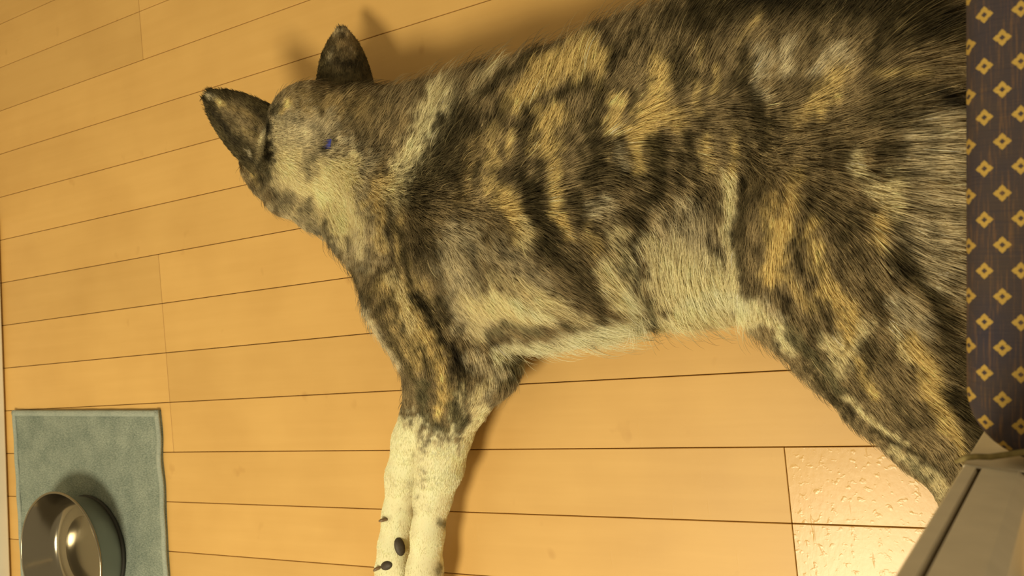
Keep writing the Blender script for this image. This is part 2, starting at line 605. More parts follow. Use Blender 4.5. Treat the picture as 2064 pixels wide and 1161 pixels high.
_rs = np.random.RandomState(3)
LAT = _rs.rand(64, 64, 64).astype(np.float32)


def noise3(P):
    """value noise on a random lattice, 0..1"""
    P = np.asarray(P, np.float64)
    i = np.floor(P).astype(int)
    f = P - i
    f = f * f * (3 - 2 * f)
    out = 0
    for dx in (0, 1):
        wx = f[..., 0] if dx else 1 - f[..., 0]
        for dy in (0, 1):
            wy = f[..., 1] if dy else 1 - f[..., 1]
            for dz in (0, 1):
                wz = f[..., 2] if dz else 1 - f[..., 2]
                out = out + wx * wy * wz * LAT[(i[..., 0] + dx) & 63, (i[..., 1] + dy) & 63, (i[..., 2] + dz) & 63]
    return out


STROKES = [
    # colour, width, strength, points -- broad areas first
    ('M', 900, 1.0, [(1300, 350)]),
    # head and neck
    ('G', 150, 0.9, [(600, 330), (640, 420)]), ('G', 120, 0.9, [(700, 350), (720, 470)]), ('M', 90, 0.8, [(640, 195), (760, 200)]),
    ('B', 60, 0.7, [(600, 215), (720, 215), (800, 250)]), ('M', 70, 0.7, [(760, 270), (820, 220)]),
    ('C', 110, 0.8, [(560, 300), (600, 350), (640, 390)]), ('G', 90, 0.6, [(570, 260), (640, 270)]), ('C', 75, 0.9, [(690, 345), (640, 385), (690, 440)]),
    ('M', 34, 0.4, [(640, 280), (620, 340)]), ('M', 55, 0.5, [(570, 400), (640, 440)]),
    ('D', 34, 0.6, [(650, 165), (745, 160), (800, 190)]), ('M', 40, 0.6, [(780, 190), (850, 190)]),
    ('T', 12, 0.8, [(576, 206), (565, 228)]), ('D', 14, 0.8, [(556, 214), (548, 228)]),
    # ruff
    ('C', 68, 1.0, [(890, 205), (864, 271), (833, 322), (800, 385)]), ('F', 44, 0.8, [(875, 225), (845, 300), (815, 360)]), ('C', 40, 0.7, [(890, 205), (905, 175)]),
    ('B', 22, 0.6, [(770, 330), (752, 365)]), ('T', 30, 0.5, [(780, 360), (750, 410)]), ('M', 30, 0.6, [(800, 230), (770, 290)]),
    # front of the neck, chest
    ('C', 26, 0.7, [(697, 455), (690, 500)]), ('M', 12, 0.7, [(740, 440), (752, 512)]), ('D', 11, 0.7, [(780, 398), (790, 467), (786, 520)]),
    ('M', 12, 0.6, [(700, 480), (712, 520)]), ('T', 20, 0.6, [(765, 420), (770, 500)]), ('C', 18, 0.6, [(725, 440), (730, 510)]),
    ('T', 16, 0.6, [(805, 430), (800, 520)]),
    # shoulder
    ('D', 95, 0.85, [(930, 255), (905, 330), (860, 380)]), ('D', 50, 0.7, [(910, 248), (871, 322), (846, 365)]), ('M', 110, 0.8, [(880, 440), (870, 520)]),
    ('D', 60, 0.55, [(840, 400), (850, 470), (860, 520)]), ('B', 40, 0.5, [(960, 300), (930, 400)]),
    ('C', 20, 0.8, [(949, 190), (975, 150), (1010, 122)]), ('M', 60, 0.7, [(930, 170), (1000, 190)]),
    ('D', 28, 0.9, [(1075, 118), (1019, 151), (965, 200)]),
    # back and ribs: tan and dark
    ('T', 52, 1.0, [(1040, 212), (1084, 160), (1143, 122), (1176, 92)]), ('T', 34, 0.9, [(1200, 100), (1160, 165)]), ('T', 26, 0.8, [(1215, 105), (1205, 180)]),
    ('D', 26, 0.8, [(1130, 196), (1180, 168)]), ('D', 16, 0.8, [(1236, 95), (1228, 150)]), ('D', 36, 0.75, [(1205, 217), (1215, 180)]),
    ('D', 36, 0.8, [(1065, 240), (1052, 275)]), ('D', 28, 0.7, [(1090, 290), (1060, 300)]), ('D', 22, 0.8, [(1140, 200), (1080, 222)]),
    ('T', 56, 1.0, [(1110, 238), (1100, 285)]), ('T', 26, 0.9, [(1095, 290), (1110, 345), (1120, 426)]), ('T', 15, 0.8, [(1025, 270), (1018, 320)]),
    ('M', 40, 0.7, [(1150, 320), (1145, 380)]), ('D', 46, 0.85, [(1185, 262), (1195, 310)]), ('D', 26, 0.7, [(1190, 240), (1240, 300)]),
    ('T', 26, 0.85, [(1240, 205), (1228, 270)]), ('T', 22, 0.8, [(1262, 262), (1270, 290)]), ('D', 20, 0.9, [(1280, 190), (1270, 232)]),
    ('T', 46, 1.0, [(1323, 140), (1317, 217), (1297, 262)]), ('T', 28, 0.8, [(1300, 260), (1315, 300)]), ('T', 34, 0.6, [(1340, 225), (1360, 250)]),
    ('D', 18, 0.9, [(1279, 75), (1240, 118)]), ('D', 60, 0.8, [(1350, 45), (1400, 30)]), ('D', 42, 0.85, [(1368, 110), (1372, 165)]), ('M', 26, 0.6, [(1290, 95), (1300, 130)]),
    ('D', 26, 0.6, [(1020, 215), (985, 260)]), ('T', 22, 0.5, [(985, 300), (1000, 260)]),
    ('D', 24, 1.0, [(1040, 330), (1047, 360), (1056, 385)]), ('D', 18, 0.8, [(962, 330), (953, 375)]), ('T', 26, 0.6, [(990, 320), (985, 380)]),
    ('T', 44, 0.9, [(1018, 400), (1046, 436), (1058, 470)]), ('C', 30, 0.7, [(1050, 440), (1062, 490)]), ('M', 40, 0.6, [(960, 440), (940, 480)]),
    ('D', 46, 0.9, [(1060, 380), (1088, 432), (1112, 502)]), ('D', 44, 0.7, [(1112, 502), (1162, 552), (1205, 595), (1200, 640)]),
    ('D', 22, 0.7, [(1085, 335), (1080, 375)]), ('T', 24, 0.9, [(1112, 385), (1130, 445)]), ('T', 18, 0.7, [(1130, 445), (1145, 480)]),
    ('D', 66, 0.8, [(1195, 352), (1260, 352)]), ('D', 36, 0.8, [(1158, 400), (1172, 440)]), ('M', 50, 0.7, [(1215, 395), (1250, 400)]),
    ('G', 36, 0.8, [(1196, 425), (1222, 412)]), ('M', 40, 0.6, [(1180, 470), (1240, 500)]), ('T', 30, 0.5, [(1180, 470), (1200, 500)]),
    ('T', 24, 0.8, [(1272, 265), (1288, 340)]), ('G', 22, 0.6, [(1245, 305), (1255, 335)]), 
    ('D', 40, 0.95, [(1318, 295), (1330, 345), (1312, 400)]), ('D', 24, 0.9, [(1312, 400), (1278, 463), (1274, 532)]), ('S', 16, 0.7, [(1276, 540), (1298, 610), (1313, 646)]),  # the long seam strokes paint crease shade between ribs and flank
    ('D', 28, 0.6, [(1290, 400), (1255, 440)]),
    ('C', 36, 0.7, [(1240, 470), (1262, 540)]), 
    # belly side of the ribs
    ('G', 80, 0.8, [(922, 490), (937, 571), (955, 640)]), ('G', 50, 0.5, [(1000, 500), (1080, 560)]), ('C', 34, 0.6, [(940, 600), (965, 680)]), ('M', 34, 0.6, [(950, 520), (990, 600)]),
    ('C', 62, 0.95, [(985, 612), (1075, 625)]), ('C', 40, 0.7, [(1100, 600), (1160, 640)]), ('W', 26, 0.7, [(1040, 615), (1100, 630)]), ('C', 30, 0.7, [(1000, 560), (1110, 600)]), ('M', 18, 0.5, [(1000, 560), (1060, 590)]),
    ('S', 18, 0.75, [(985, 668), (1015, 650), (1080, 662)]), ('S', 15, 0.7, [(1125, 650), (1160, 660)]), ('W', 34, 0.95, [(1010, 712), (1150, 690), (1290, 655)]), ('W', 40, 0.95, [(1010, 740), (1150, 720), (1290, 685)]),
    ('C', 46, 0.95, [(1222, 540), (1255, 610)]), ('W', 36, 0.9, [(1265, 590), (1285, 640)]), ('S', 10, 0.6, [(1248, 520), (1290, 620)]), ('S', 10, 0.5, [(1240, 480), (1266, 545)]),
    # flank
    ('G', 130, 0.95, [(1370, 500), (1400, 560)]), ('F', 100, 0.85, [(1350, 580), (1450, 580)]), ('F', 60, 0.6, [(1350, 500), (1440, 530)]), ('F', 40, 0.7, [(1310, 480), (1330, 540)]), ('W', 56, 0.95, [(1390, 625), (1480, 600), (1510, 615)]), ('F', 50, 0.9, [(1345, 650), (1500, 650)]),
    ('G', 60, 0.7, [(1390, 420), (1420, 470)]), ('S', 16, 0.8, [(1308, 600), (1318, 660)]), ('M', 30, 0.6, [(1430, 430), (1440, 480)]),
    ('D', 18, 0.85, [(1362, 300), (1372, 370)]), ('D', 24, 0.9, [(1383, 270), (1397, 330), (1402, 400)]), ('T', 26, 0.7, [(1422, 290), (1424, 340)]), ('M', 50, 0.6, [(1430, 340), (1430, 400)]),
    ('C', 24, 0.95, [(1470, 350), (1468, 420), (1472, 490), (1480, 575)]), ('T', 18, 0.7, [(1480, 250), (1474, 340)]),
    # top of the back; the near-black strokes paint in its deep shade
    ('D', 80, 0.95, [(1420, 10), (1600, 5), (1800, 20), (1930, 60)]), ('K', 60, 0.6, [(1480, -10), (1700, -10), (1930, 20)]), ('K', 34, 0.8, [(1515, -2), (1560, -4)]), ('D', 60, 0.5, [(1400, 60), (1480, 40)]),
    ('T', 13, 0.7, [(1523, 45), (1485, 90)]), ('T', 12, 0.6, [(1415, 95), (1408, 130)]), ('T', 14, 0.7, [(1442, 145), (1436, 185)]), ('T', 14, 0.5, [(1400, 170), (1402, 230)]),
    ('D', 22, 0.6, [(1425, 60), (1420, 110)]), ('M', 50, 0.5, [(1450, 90), (1600, 60)]),
    ('G', 36, 0.85, [(1528, 110), (1526, 140)]), ('G', 40, 0.85, [(1585, 100), (1576, 135)]), ('G', 30, 0.8, [(1520, 175), (1530, 195)]), ('M', 30, 0.5, [(1600, 130), (1610, 190)]),
    ('D', 38, 0.85, [(1495, 120), (1488, 170)]), ('D', 46, 0.8, [(1505, 190), (1530, 225)]), ('D', 40, 0.8, [(1530, 235), (1545, 275)]), ('D', 34, 0.6, [(1510, 260), (1500, 310)]),
    ('M', 44, 0.6, [(1490, 210), (1470, 260)]),
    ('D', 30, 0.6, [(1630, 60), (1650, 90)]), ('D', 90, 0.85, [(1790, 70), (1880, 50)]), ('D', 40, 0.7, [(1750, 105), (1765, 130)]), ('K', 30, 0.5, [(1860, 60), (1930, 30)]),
    ('G', 44, 0.85, [(1690, 110), (1655, 140)]), ('T', 46, 0.8, [(1675, 160), (1645, 215)]), ('T', 26, 0.6, [(1620, 225), (1600, 250)]), ('M', 40, 0.6, [(1600, 200), (1590, 300)]),
    ('D', 70, 0.55, [(1780, 180), (1860, 200)]), ('D', 50, 0.7, [(1760, 235), (1850, 240)]), ('T', 16, 0.5, [(1760, 150), (1850, 150)]), ('M', 20, 0.6, [(1880, 110), (1940, 150)]),
    ('K', 44, 1.0, [(1905, 205), (1945, 205)]), ('K', 26, 0.8, [(1880, 190), (1930, 180)]),  # hollow at the tail base, its shade painted near-black
    # rump
    ('G', 170, 0.6, [(1890, 330), (1890, 480)]), ('G', 16, 0.85, [(1865, 242), (1940, 228)]), ('G', 30, 0.85, [(1825, 276), (1890, 268), (1945, 262)]), ('G', 14, 0.6, [(1840, 305), (1940, 300)]),
    ('G', 40, 0.5, [(1840, 330), (1945, 340)]), ('D', 14, 0.5, [(1830, 345), (1900, 360)]), ('G', 30, 0.5, [(1860, 400), (1940, 410)]), ('D', 16, 0.5, [(1820, 410), (1900, 430)]),
    ('G', 50, 0.6, [(1860, 470), (1945, 480)]), ('G', 40, 0.6, [(1880, 530), (1945, 540)]),
    ('D', 36, 0.85, [(1770, 302), (1798, 300)]), ('D', 26, 0.8, [(1735, 362), (1762, 350)]), ('D', 26, 0.75, [(1785, 345), (1815, 360)]), ('D', 50, 0.5, [(1690, 330), (1700, 290)]),
    ('C', 34, 0.85, [(1716, 325), (1722, 345)]), ('C', 36, 0.8, [(1760, 378), (1800, 368)]), ('C', 34, 0.8, [(1785, 400), (1800, 428)]), ('T', 36, 0.8, [(1775, 440), (1765, 480)]),
    ('D', 18, 0.8, [(1790, 436), (1812, 460)]),
    # thigh
    ('D', 26, 0.9, [(1500, 360), (1490, 440), (1490, 524), (1516, 580)]), ('D', 60, 0.5, [(1520, 330), (1530, 400)]), ('M', 60, 0.7, [(1530, 440), (1520, 560)]),
    ('T', 28, 0.6, [(1590, 400), (1580, 440)]), ('T', 20, 0.6, [(1605, 345), (1595, 375)]), ('T', 46, 1.0, [(1574, 460), (1566, 520), (1562, 545)]), ('T', 30, 0.6, [(1560, 400), (1548, 430)]),
    ('D', 20, 0.9, [(1607, 485), (1614, 540)]), ('D', 20, 0.6, [(1622, 470), (1634, 430)]), ('D', 34, 0.7, [(1637, 385), (1625, 410)]), ('D', 34, 0.6, [(1676, 405), (1660, 420)]),
    ('T', 28, 0.9, [(1642, 445), (1632, 470)]), ('T', 30, 0.8, [(1646, 500), (1660, 560), (1670, 590)]), ('D', 40, 0.8, [(1720, 455), (1700, 475)]), ('D', 26, 0.6, [(1725, 505), (1715, 540)]),
    ('D', 24, 0.6, [(1690, 430), (1750, 420)]), ('M', 40, 0.5, [(1690, 520), (1700, 560)]), ('T', 28, 0.5, [(1590, 560), (1640, 620)]),
    ('D', 44, 0.95, [(1806, 515), (1840, 556), (1886, 602), (1905, 650)]), ('D', 60, 0.8, [(1905, 690), (1945, 720)]), ('G', 30, 0.5, [(1880, 560), (1940, 600)]),
    ('K', 14, 0.9, [(1568, 585), (1584, 606)]), ('D', 18, 0.6, [(1590, 620), (1610, 650)]), ('F', 36, 0.95, [(1525, 610), (1560, 645), (1590, 690)]), ('G', 22, 0.7, [(1540, 600), (1570, 640)]),
    ('S', 26, 0.85, [(1590, 655), (1640, 720), (1690, 790)]), ('D', 16, 0.8, [(1622, 740), (1671, 793), (1712, 838)]),
    ('T', 42, 0.9, [(1672, 590), (1715, 630), (1708, 690)]), ('C', 34, 0.8, [(1670, 690), (1690, 740)]), ('C', 26, 0.8, [(1740, 650), (1712, 720)]),
    ('D', 18, 0.8, [(1650, 625), (1668, 650)]), ('D', 16, 0.7, [(1635, 655), (1650, 690)]), ('D', 26, 0.8, [(1752, 585), (1775, 630)]), ('D', 36, 0.75, [(1748, 690), (1776, 745)]),
    ('M', 40, 0.6, [(1790, 650), (1800, 720)]), ('G', 44, 0.8, [(1805, 610), (1850, 665)]), ('T', 38, 0.9, [(1826, 690), (1870, 740), (1890, 800)]), ('C', 22, 0.6, [(1795, 660), (1830, 720)]),
    # lower hind leg
    ('M', 36, 0.8, [(1780, 755), (1830, 835)]), ('D', 22, 0.6, [(1790, 790), (1840, 850)]), ('T', 22, 0.7, [(1730, 720), (1760, 800)]), ('D', 50, 0.95, [(1915, 790), (1965, 870)]), ('D', 36, 0.8, [(1930, 740), (1950, 800)]),
    ('T', 26, 0.9, [(1850, 760), (1890, 825), (1940, 915)]), ('C', 12, 0.95, [(1705, 802), (1758, 851), (1825, 892)]), ('D', 11, 0.9, [(1750, 862), (1800, 890), (1845, 912), (1888, 940)]),
    ('C', 20, 0.7, [(1800, 905), (1860, 950)]), ('S', 12, 0.7, [(1830, 925), (1890, 1000)]), ('M', 24, 0.6, [(1890, 890), (1930, 940)]), ('C', 22, 0.6, [(1870, 940), (1900, 990)]),
    # shoulder to elbow of the foreleg
    ('T', 90, 0.6, [(800, 590), (850, 700)]), ('C', 30, 0.6, [(790, 560), (830, 650)]), ('M', 30, 0.5, [(760, 590), (820, 690)]), ('G', 18, 0.8, [(722, 600), (760, 680), (800, 735)]),
    ('D', 15, 0.8, [(709, 548), (728, 585), (738, 615)]), ('D', 14, 0.7, [(770, 650), (800, 705), (840, 770)]), ('D', 12, 0.6, [(785, 600), (800, 640)]), ('D', 12, 0.5, [(810, 650), (835, 720)]),
    ('D', 14, 0.9, [(809, 455), (817, 532), (838, 595)]), ('K', 20, 0.95, [(838, 595), (860, 635), (892, 689), (925, 722)]), ('K', 46, 0.95, [(920, 718), (938, 742)]), ('D', 30, 0.7, [(880, 610), (895, 640)]),
    ('D', 36, 0.6, [(930, 760), (925, 800)]), ('S', 22, 0.85, [(850, 770), (853, 850)]), ('D', 16, 0.7, [(848, 700), (860, 750)]), ('T', 26, 0.8, [(885, 720), (892, 777), (886, 835)]),
    ('D', 12, 0.6, [(905, 760), (900, 820)]), ('S', 40, 0.9, [(926, 800), (922, 855)]), ('S', 24, 0.7, [(870, 850), (910, 872)]), ('C', 16, 0.7, [(928, 790), (938, 830)]),
    ('S', 36, 0.9, [(1040, 725), (1015, 770)]), ('G', 36, 0.8, [(960, 720), (1000, 760)]), ('C', 26, 0.7, [(985, 775), (960, 815)]), ('G', 18, 0.6, [(1005, 760), (985, 800)]),
    # white lower foreleg
    ('W', 96, 1.0, [(806, 892), (794, 970), (782, 1060), (776, 1200)]), ('W', 120, 1.0, [(890, 940), (874, 1010), (858, 1100), (850, 1300)]), ('F', 26, 0.95, [(975, 830), (950, 870), (925, 950)]),
    ('W', 20, 0.8, [(840, 845), (830, 880)]),
    ('S', 8, 0.55, [(852, 946)]), ('S', 8, 0.4, [(841, 974)]), ('S', 10, 0.5, [(845, 1000)]), ('S', 11, 0.45, [(832, 1033)]), ('S', 8, 0.45, [(831, 1080)]), ('S', 8, 0.35, [(827, 974)]),
    ('S', 9, 0.35, [(865, 1030)]), ('M', 9, 0.7, [(771, 1049), (784, 1045)]), ('S', 16, 0.9, [(893, 1055)]), ('S', 16, 0.8, [(882, 1150)]),
    # upper ear and lower ear are painted on the ears themselves; the cheek under the ear
    ('D', 34, 0.85, [(535, 300), (530, 345)]), ('T', 9, 0.7, [(505, 335), (518, 372)]), ('M', 24, 0.6, [(525, 370), (540, 395)]), ('K', 18, 0.9, [(538, 235), (542, 315)]),
    ('K', 12, 0.8, [(652, 298), (668, 276)]),  # shade in the fur parting round the collar, painted in
]


def paint():
    X, Y = np.meshgrid(COX + CS * (np.arange(CWD) + 0.5), COY + CS * (np.arange(CHT) + 0.5))
    img = np.zeros((CHT, CWD, 3)) + PAL['M']
    # wobble so that no patch has a drawn edge
    def nz(s, o, ax=1.0, ay=1.0):
        return noise3(np.stack([X / s * ax + o, Y / s * ay + o * 1.7, 0 * X + o * 0.37], -1))
    wx = (nz(26, 3.1) - .5) * 26 + (nz(9, 7.7) - .5) * 12
    wy = (nz(26, 11.3) - .5) * 26 + (nz(9, 15.9) - .5) * 14
    fine = nz(7, 21.7) - .5
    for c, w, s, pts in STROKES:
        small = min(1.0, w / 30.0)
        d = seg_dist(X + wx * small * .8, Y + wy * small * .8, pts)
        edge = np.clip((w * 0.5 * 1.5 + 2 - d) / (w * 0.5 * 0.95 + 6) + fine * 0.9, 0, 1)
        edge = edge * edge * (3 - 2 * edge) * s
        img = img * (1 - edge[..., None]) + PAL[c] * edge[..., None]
    # brindle: short dark and tan flecks over everything but the white legs
    b1 = nz(9, 31.1, 1.0, 0.6); b2 = nz(22, 41.9, 1.0, 0.6)
    br = np.clip((b1 * .55 + b2 * .45 - 0.5) * 4.2, -1, 1)
    lum = img.mean(-1)
    amt = np.where(lum > 0.5, 0.15, 1.0)
    img = img * (1 + 0.52 * br * amt)[..., None]
    return np.clip(img, 0.008, 0.85)


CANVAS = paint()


def coat(P):
    x, y = to_px(P)
    u = np.clip((x - COX) / CS - .5, 0, CWD - 1.001)
    v = np.clip((y - COY) / CS - .5, 0, CHT - 1.001)
    i, j = u.astype(int), v.astype(int)
    fu, fv = (u - i)[:, None], (v - j)[:, None]
    return (CANVAS[j, i] * (1 - fu) * (1 - fv) + CANVAS[j, i + 1] * fu * (1 - fv) + CANVAS[j + 1, i] * (1 - fu) * fv + CANVAS[j + 1, i + 1] * fu * fv)


# ------------------------------------------------------------------ dog: body as one implicit surface
def Wp(c):
    return W(c[0], c[1], c[2])


CHAINS = [  # blend radius, [(px, py, height, radius) ...]
    # spine, ribs, belly
    (0.03, [(860, 322, .10, .068), (980, 308, .108, .076), (1130, 297, .11, .084), (1300, 262, .11, .094), (1450, 222, .11, .096), (1600, 200, .11, .09), (1760, 190, .11, .088), (1880, 205, .105, .082), (1985, 240, .10, .068)]),
    (0.03, [(900, 450, .095, .09), (1020, 430, .11, .105), (1150, 430, .115, .108), (1270, 415, .11, .098)]),
    (0.03, [(985, 590, .075, .06), (1080, 560, .08, .068), (1190, 530, .08, .066), (1260, 520, .08, .058)]),
    (0.03, [(1300, 400, .09, .085), (1420, 420, .09, .085), (1520, 420, .09, .085)]),
    (0.03, [(1330, 530, .065, .048), (1430, 520, .065, .05), (1530, 508, .07, .045)]),
    # neck and chest
    (0.03, [(665, 290, .095, .056), (740, 298, .10, .064), (850, 345, .10, .074), (930, 370, .10, .085)]),
    (0.03, [(662, 380, .075, .036), (738, 440, .08, .046), (822, 530, .08, .056), (890, 595, .08, .062)]),
    # head
    (0.025, [(628, 255, .112, .050), (636, 300, .112, .055)]),
    (0.025, [(592, 325, .10, .036), (603, 362, .085, .042), (640, 395, .08, .04)]),
    (0.02, [(560, 318, .09, .034), (527, 337, .08, .022), (543, 364, .07, .021), (578, 385, .075, .03)]),
    (0.02, [(585, 290, .085, .036), (556, 330, .05, .030), (538, 356, .032, .023)]),
    # upper foreleg
    (0.025, [(880, 480, .125, .062), (850, 590, .12, .058), (905, 690, .10, .050), (975, 735, .075, .036)]),
    (0.025, [(850, 620, .085, .055), (890, 720, .08, .044)]),
    (0.02, [(955, 735, .075, .040), (915, 800, .068, .038), (895, 870, .062, .031), (886, 940, .056, .0265), (872, 1000, .052, .0215), (862, 1075, .050, .0185), (856, 1150, .046, .0205), (852, 1210, .042, .022)]),
    (0.012, [(1018, 724, .05, .012), (975, 745, .065, .028)]),
    # lower foreleg
    (0.025, [(865, 700, .05, .036), (872, 800, .04, .032)]),
    (0.006, [(872, 800, .04, .032), (836, 890, .032, .026), (818, 960, .029, .0235), (804, 1040, .027, .0195), (796, 1100, .028, .0195), (794, 1150, .028, .0205), (792, 1200, .028, .020)]),
    # toes of the lower foreleg
    (0.004, [(794, 1100, .03, .017), (778, 1145, .028, .0115), (772, 1185, .025, .011)]),
    (0.004, [(798, 1110, .034, .016), (806, 1150, .036, .0105), (800, 1190, .03, .010)]),
    # upper hind leg
    (0.03, [(1760, 300, .12, .08), (1680, 440, .135, .083), (1660, 535, .13, .070), (1645, 580, .115, .050)]),
    (0.03, [(1660, 535, .12, .06), (1725, 680, .10, .050), (1800, 790, .085, .040), (1870, 880, .07, .030), (1950, 965, .06, .021)]),
    (0.03, [(1830, 330, .11, .078), (1830, 500, .115, .072), (1850, 640, .10, .060), (1870, 750, .085, .042), (1925, 880, .07, .024)]),
    (0.02, [(1950, 965, .06, .021), (1965, 1050, .045, .017), (1955, 1150, .032, .018), (1945, 1230, .022, .020)]),
    # lower hind leg
    (0.03, [(1700, 560, .06, .055), (1690, 680, .045, .040), (1785, 800, .038, .030), (1870, 890, .034, .022), (1930, 950, .03, .018)]),
    (0.02, [(1930, 950, .03, .018), (1960, 1060, .026, .016), (1960, 1180, .022, .018)]),
    # tail, tucked to the right under the seat
    (0.02, [(1950, 160, .10, .04), (2010, 90, .10, .032), (2090, 70, .09, .028), (2180, 110, .075, .022)]),
]


def grow_body(h=0.0056):
    lo = np.array([-1.02, -0.46, 0.0]); hi = np.array([0.16, 0.40, 0.25])
    n = np.ceil((hi - lo) / h).astype(int) + 1
    gx, gy, gz = (lo[k] + h * np.arange(n[k]) for k in range(3))
    F = np.full(tuple(n), 0.2, np.float32)
    for k, ch in CHAINS:
        P = [Wp(c) for c in ch]
        R = [c[3] for c in ch]
        if len(P) == 1: P = P * 2; R = R * 2
        A = np.array(P); rm = max(R) + k + 0.03
        s = [np.searchsorted((gx, gy, gz)[d], (A[:, d].min() - rm, A[:, d].max() + rm)) for d in range(3)]
        sl = tuple(slice(a, b) for a, b in s)
        X, Y, Z = np.meshgrid(gx[sl[0]], gy[sl[1]], gz[sl[2]], indexing='ij')
        Q = np.stack([X, Y, Z], -1)
        D = None
        for a, b, ra, rb in zip(P, P[1:], R, R[1:]):
            ab = b - a
            t = np.clip(((Q - a) @ ab) / (ab @ ab + 1e-12), 0, 1)
            d = np.linalg.norm(Q - a - t[..., None] * ab, axis=-1) - (ra + (rb - ra) * t)
            if D is None: D = d
            else:
                kk = 0.012
                hh = np.clip(0.5 + 0.5 * (D - d) / kk, 0, 1)
                D = D * (1 - hh) + d * hh - kk * hh * (1 - hh)
        E = F[sl]
        hh = np.clip(0.5 + 0.5 * (E - D) / k, 0, 1)
        F[sl] = E * (1 - hh) + D * hh - k * hh * (1 - hh)
    # the crease where the ribs end and the flank is tucked in
    X, Y, Z = np.meshgrid(gx, gy, gz, indexing='ij')
    Q = np.stack([X, Y, Z], -1).astype(np.float32)
    for pts, rad, dep in CREASES:
        P = [Wp(c) for c in pts]
        D = None
        for a, b in zip(P, P[1:]):
            ab = b - a
            t = np.clip(((Q - a) @ ab) / (ab @ ab), 0, 1)
            d = np.linalg.norm(Q - a - t[..., None] * ab, axis=-1)
            D = d if D is None else np.minimum(D, d)
        F += (dep * np.exp(-(D / rad) ** 2)).astype(np.float32)
    F = np.maximum(F, 0.004 - Z)
    # surface nets
    ins = F < 0
    c = [ins[a:n[0] - 1 + a, b:n[1] - 1 + b, d:n[2] - 1 + d] for a in (0, 1) for b in (0, 1) for d in (0, 1)]
    cnt = sum(x.astype(np.int8) for x in c)
    act = (cnt > 0) & (cnt < 8)
    idx = np.argwhere(act)
    vid = np.full(act.shape, -1, int)
    vid[act] = np.arange(len(idx))
    acc = np.zeros((len(idx), 3)); num = np.zeros(len(idx))
    cor = [(a, b, d) for a in (0, 1) for b in (0, 1) for d in (0, 1)]
    for i0 in range(8):
        for i1 in range(i0 + 1, 8):
            if sum(abs(np.subtract(cor[i0], cor[i1]))) != 1: continue
            f0 = F[idx[:, 0] + cor[i0][0], idx[:, 1] + cor[i0][1], idx[:, 2] + cor[i0][2]].astype(float)
            f1 = F[idx[:, 0] + cor[i1][0], idx[:, 1] + cor[i1][1], idx[:, 2] + cor[i1][2]].astype(float)
            m = (f0 < 0) != (f1 < 0)
            t = np.where(m, f0 / np.where(m, f0 - f1, 1), 0)[:, None]
            p = np.array(cor[i0]) + t * (np.array(cor[i1]) - np.array(cor[i0]))
            acc += np.where(m[:, None], p, 0); num += m
    V = lo + h * (idx + acc / num[:, None])
    quads = []
    for ax in range(3):
        u, v = (ax + 1) % 3, (ax + 2) % 3
        a = [slice(0, n[d] - (1 if d == ax else 0)) for d in range(3)]
        b = list(a); a[ax] = slice(0, n[ax] - 1); b[ax] = slice(1, n[ax])
        e = np.argwhere(ins[tuple(a)] != ins[tuple(b)])
        e = e[(e[:, u] > 0) & (e[:, v] > 0) & (e[:, u] < n[u] - 1) & (e[:, v] < n[v] - 1)]
        q = []
        for du, dv in ((1, 1), (0, 1), (0, 0), (1, 0)):
            k = e.copy(); k[:, u] -= du; k[:, v] -= dv
            q.append(vid[k[:, 0], k[:, 1], k[:, 2]])
        q = np.stack(q, 1)
        flip = ~ins[e[:, 0], e[:, 1], e[:, 2]]
        q[flip] = q[flip][:, ::-1]
        quads.append(q)
    Qd = np.concatenate(quads)
    # a little smoothing
    for it in range(3):
        S = np.zeros_like(V); N = np.zeros(len(V))
        for k in range(4):
            for m2 in (1, 3):
                np.add.at(S, Qd[:, k], V[Qd[:, (k + m2) % 4]]); np.add.at(N, Qd[:, k], 1)
        V = V * 0.5 + 0.5 * S / N[:, None]
    return V, Qd


CREASES = [
    ([(1345, 360, .21), (1300, 430, .20), (1272, 500, .16), (1300, 620, .10)], 0.020, 0.012),      # rib edge
    ([(1470, 330, .21), (1484, 450, .18), (1490, 540, .15), (1510, 600, .11)], 0.016, 0.010),      # in front of the thigh
    ([(815, 450, .19), (825, 540, .18), (870, 640, .16), (925, 720, .13)], 0.014, 0.006),          # behind the neck
    ([(940, 720, .12), (990, 690, .12)], 0.014, 0.006),
]
BV, BQ = grow_body()


def face_geo(V, Q):
    a, b, c, d = (V[Q[:, k]] for k in range(4))
    nrm = np.cross(c - a, d - b)
    ar = np.linalg.norm(nrm, axis=1)
    return nrm / np.maximum(ar, 1e-12)[:, None], ar / 2


fn, fa = face_geo(BV, BQ)
cen = BV.mean(0)
if ((fn * (BV[BQ].mean(1) - cen)).sum(1) * fa).sum() < 0:
    BQ = BQ[:, ::-1].copy(); fn = -fn
vn = np.zeros_like(BV)
for k in range(4): np.add.at(vn, BQ[:, k], fn * fa[:, None])
vn /= np.maximum(np.linalg.norm(vn, axis=1), 1e-12)[:, None]


def fur_material(name, attr_type='GEOMETRY'):
    t = NT(name)
    at = t.n('ShaderNodeAttribute', attribute_name='coat')
    t.l(at.outputs['Color'], t.b.inputs['Base Color'])
    t.b.inputs['Roughness'].default_value = 0.75
    t.b.inputs['Specular IOR Level'].default_value = 0.12
    return t.m


M_fur = fur_material('dog_fur')
M_hide = fur_material('dog_hide')
M_dark = simple('dog_dark_skin', (0.05, 0.038, 0.026), 0.6, noise=0.3, nscale=250)
M_eye = simple('dog_eye', (0.012, 0.008, 0.006), 0.12)
M_claw = simple('dog_claw', (0.20, 0.13, 0.07), 0.4, noise=0.2, nscale=200)
M_collar = simple('collar_blue', (0.055, 0.075, 0.50), 0.55, noise=0.1, nscale=300)

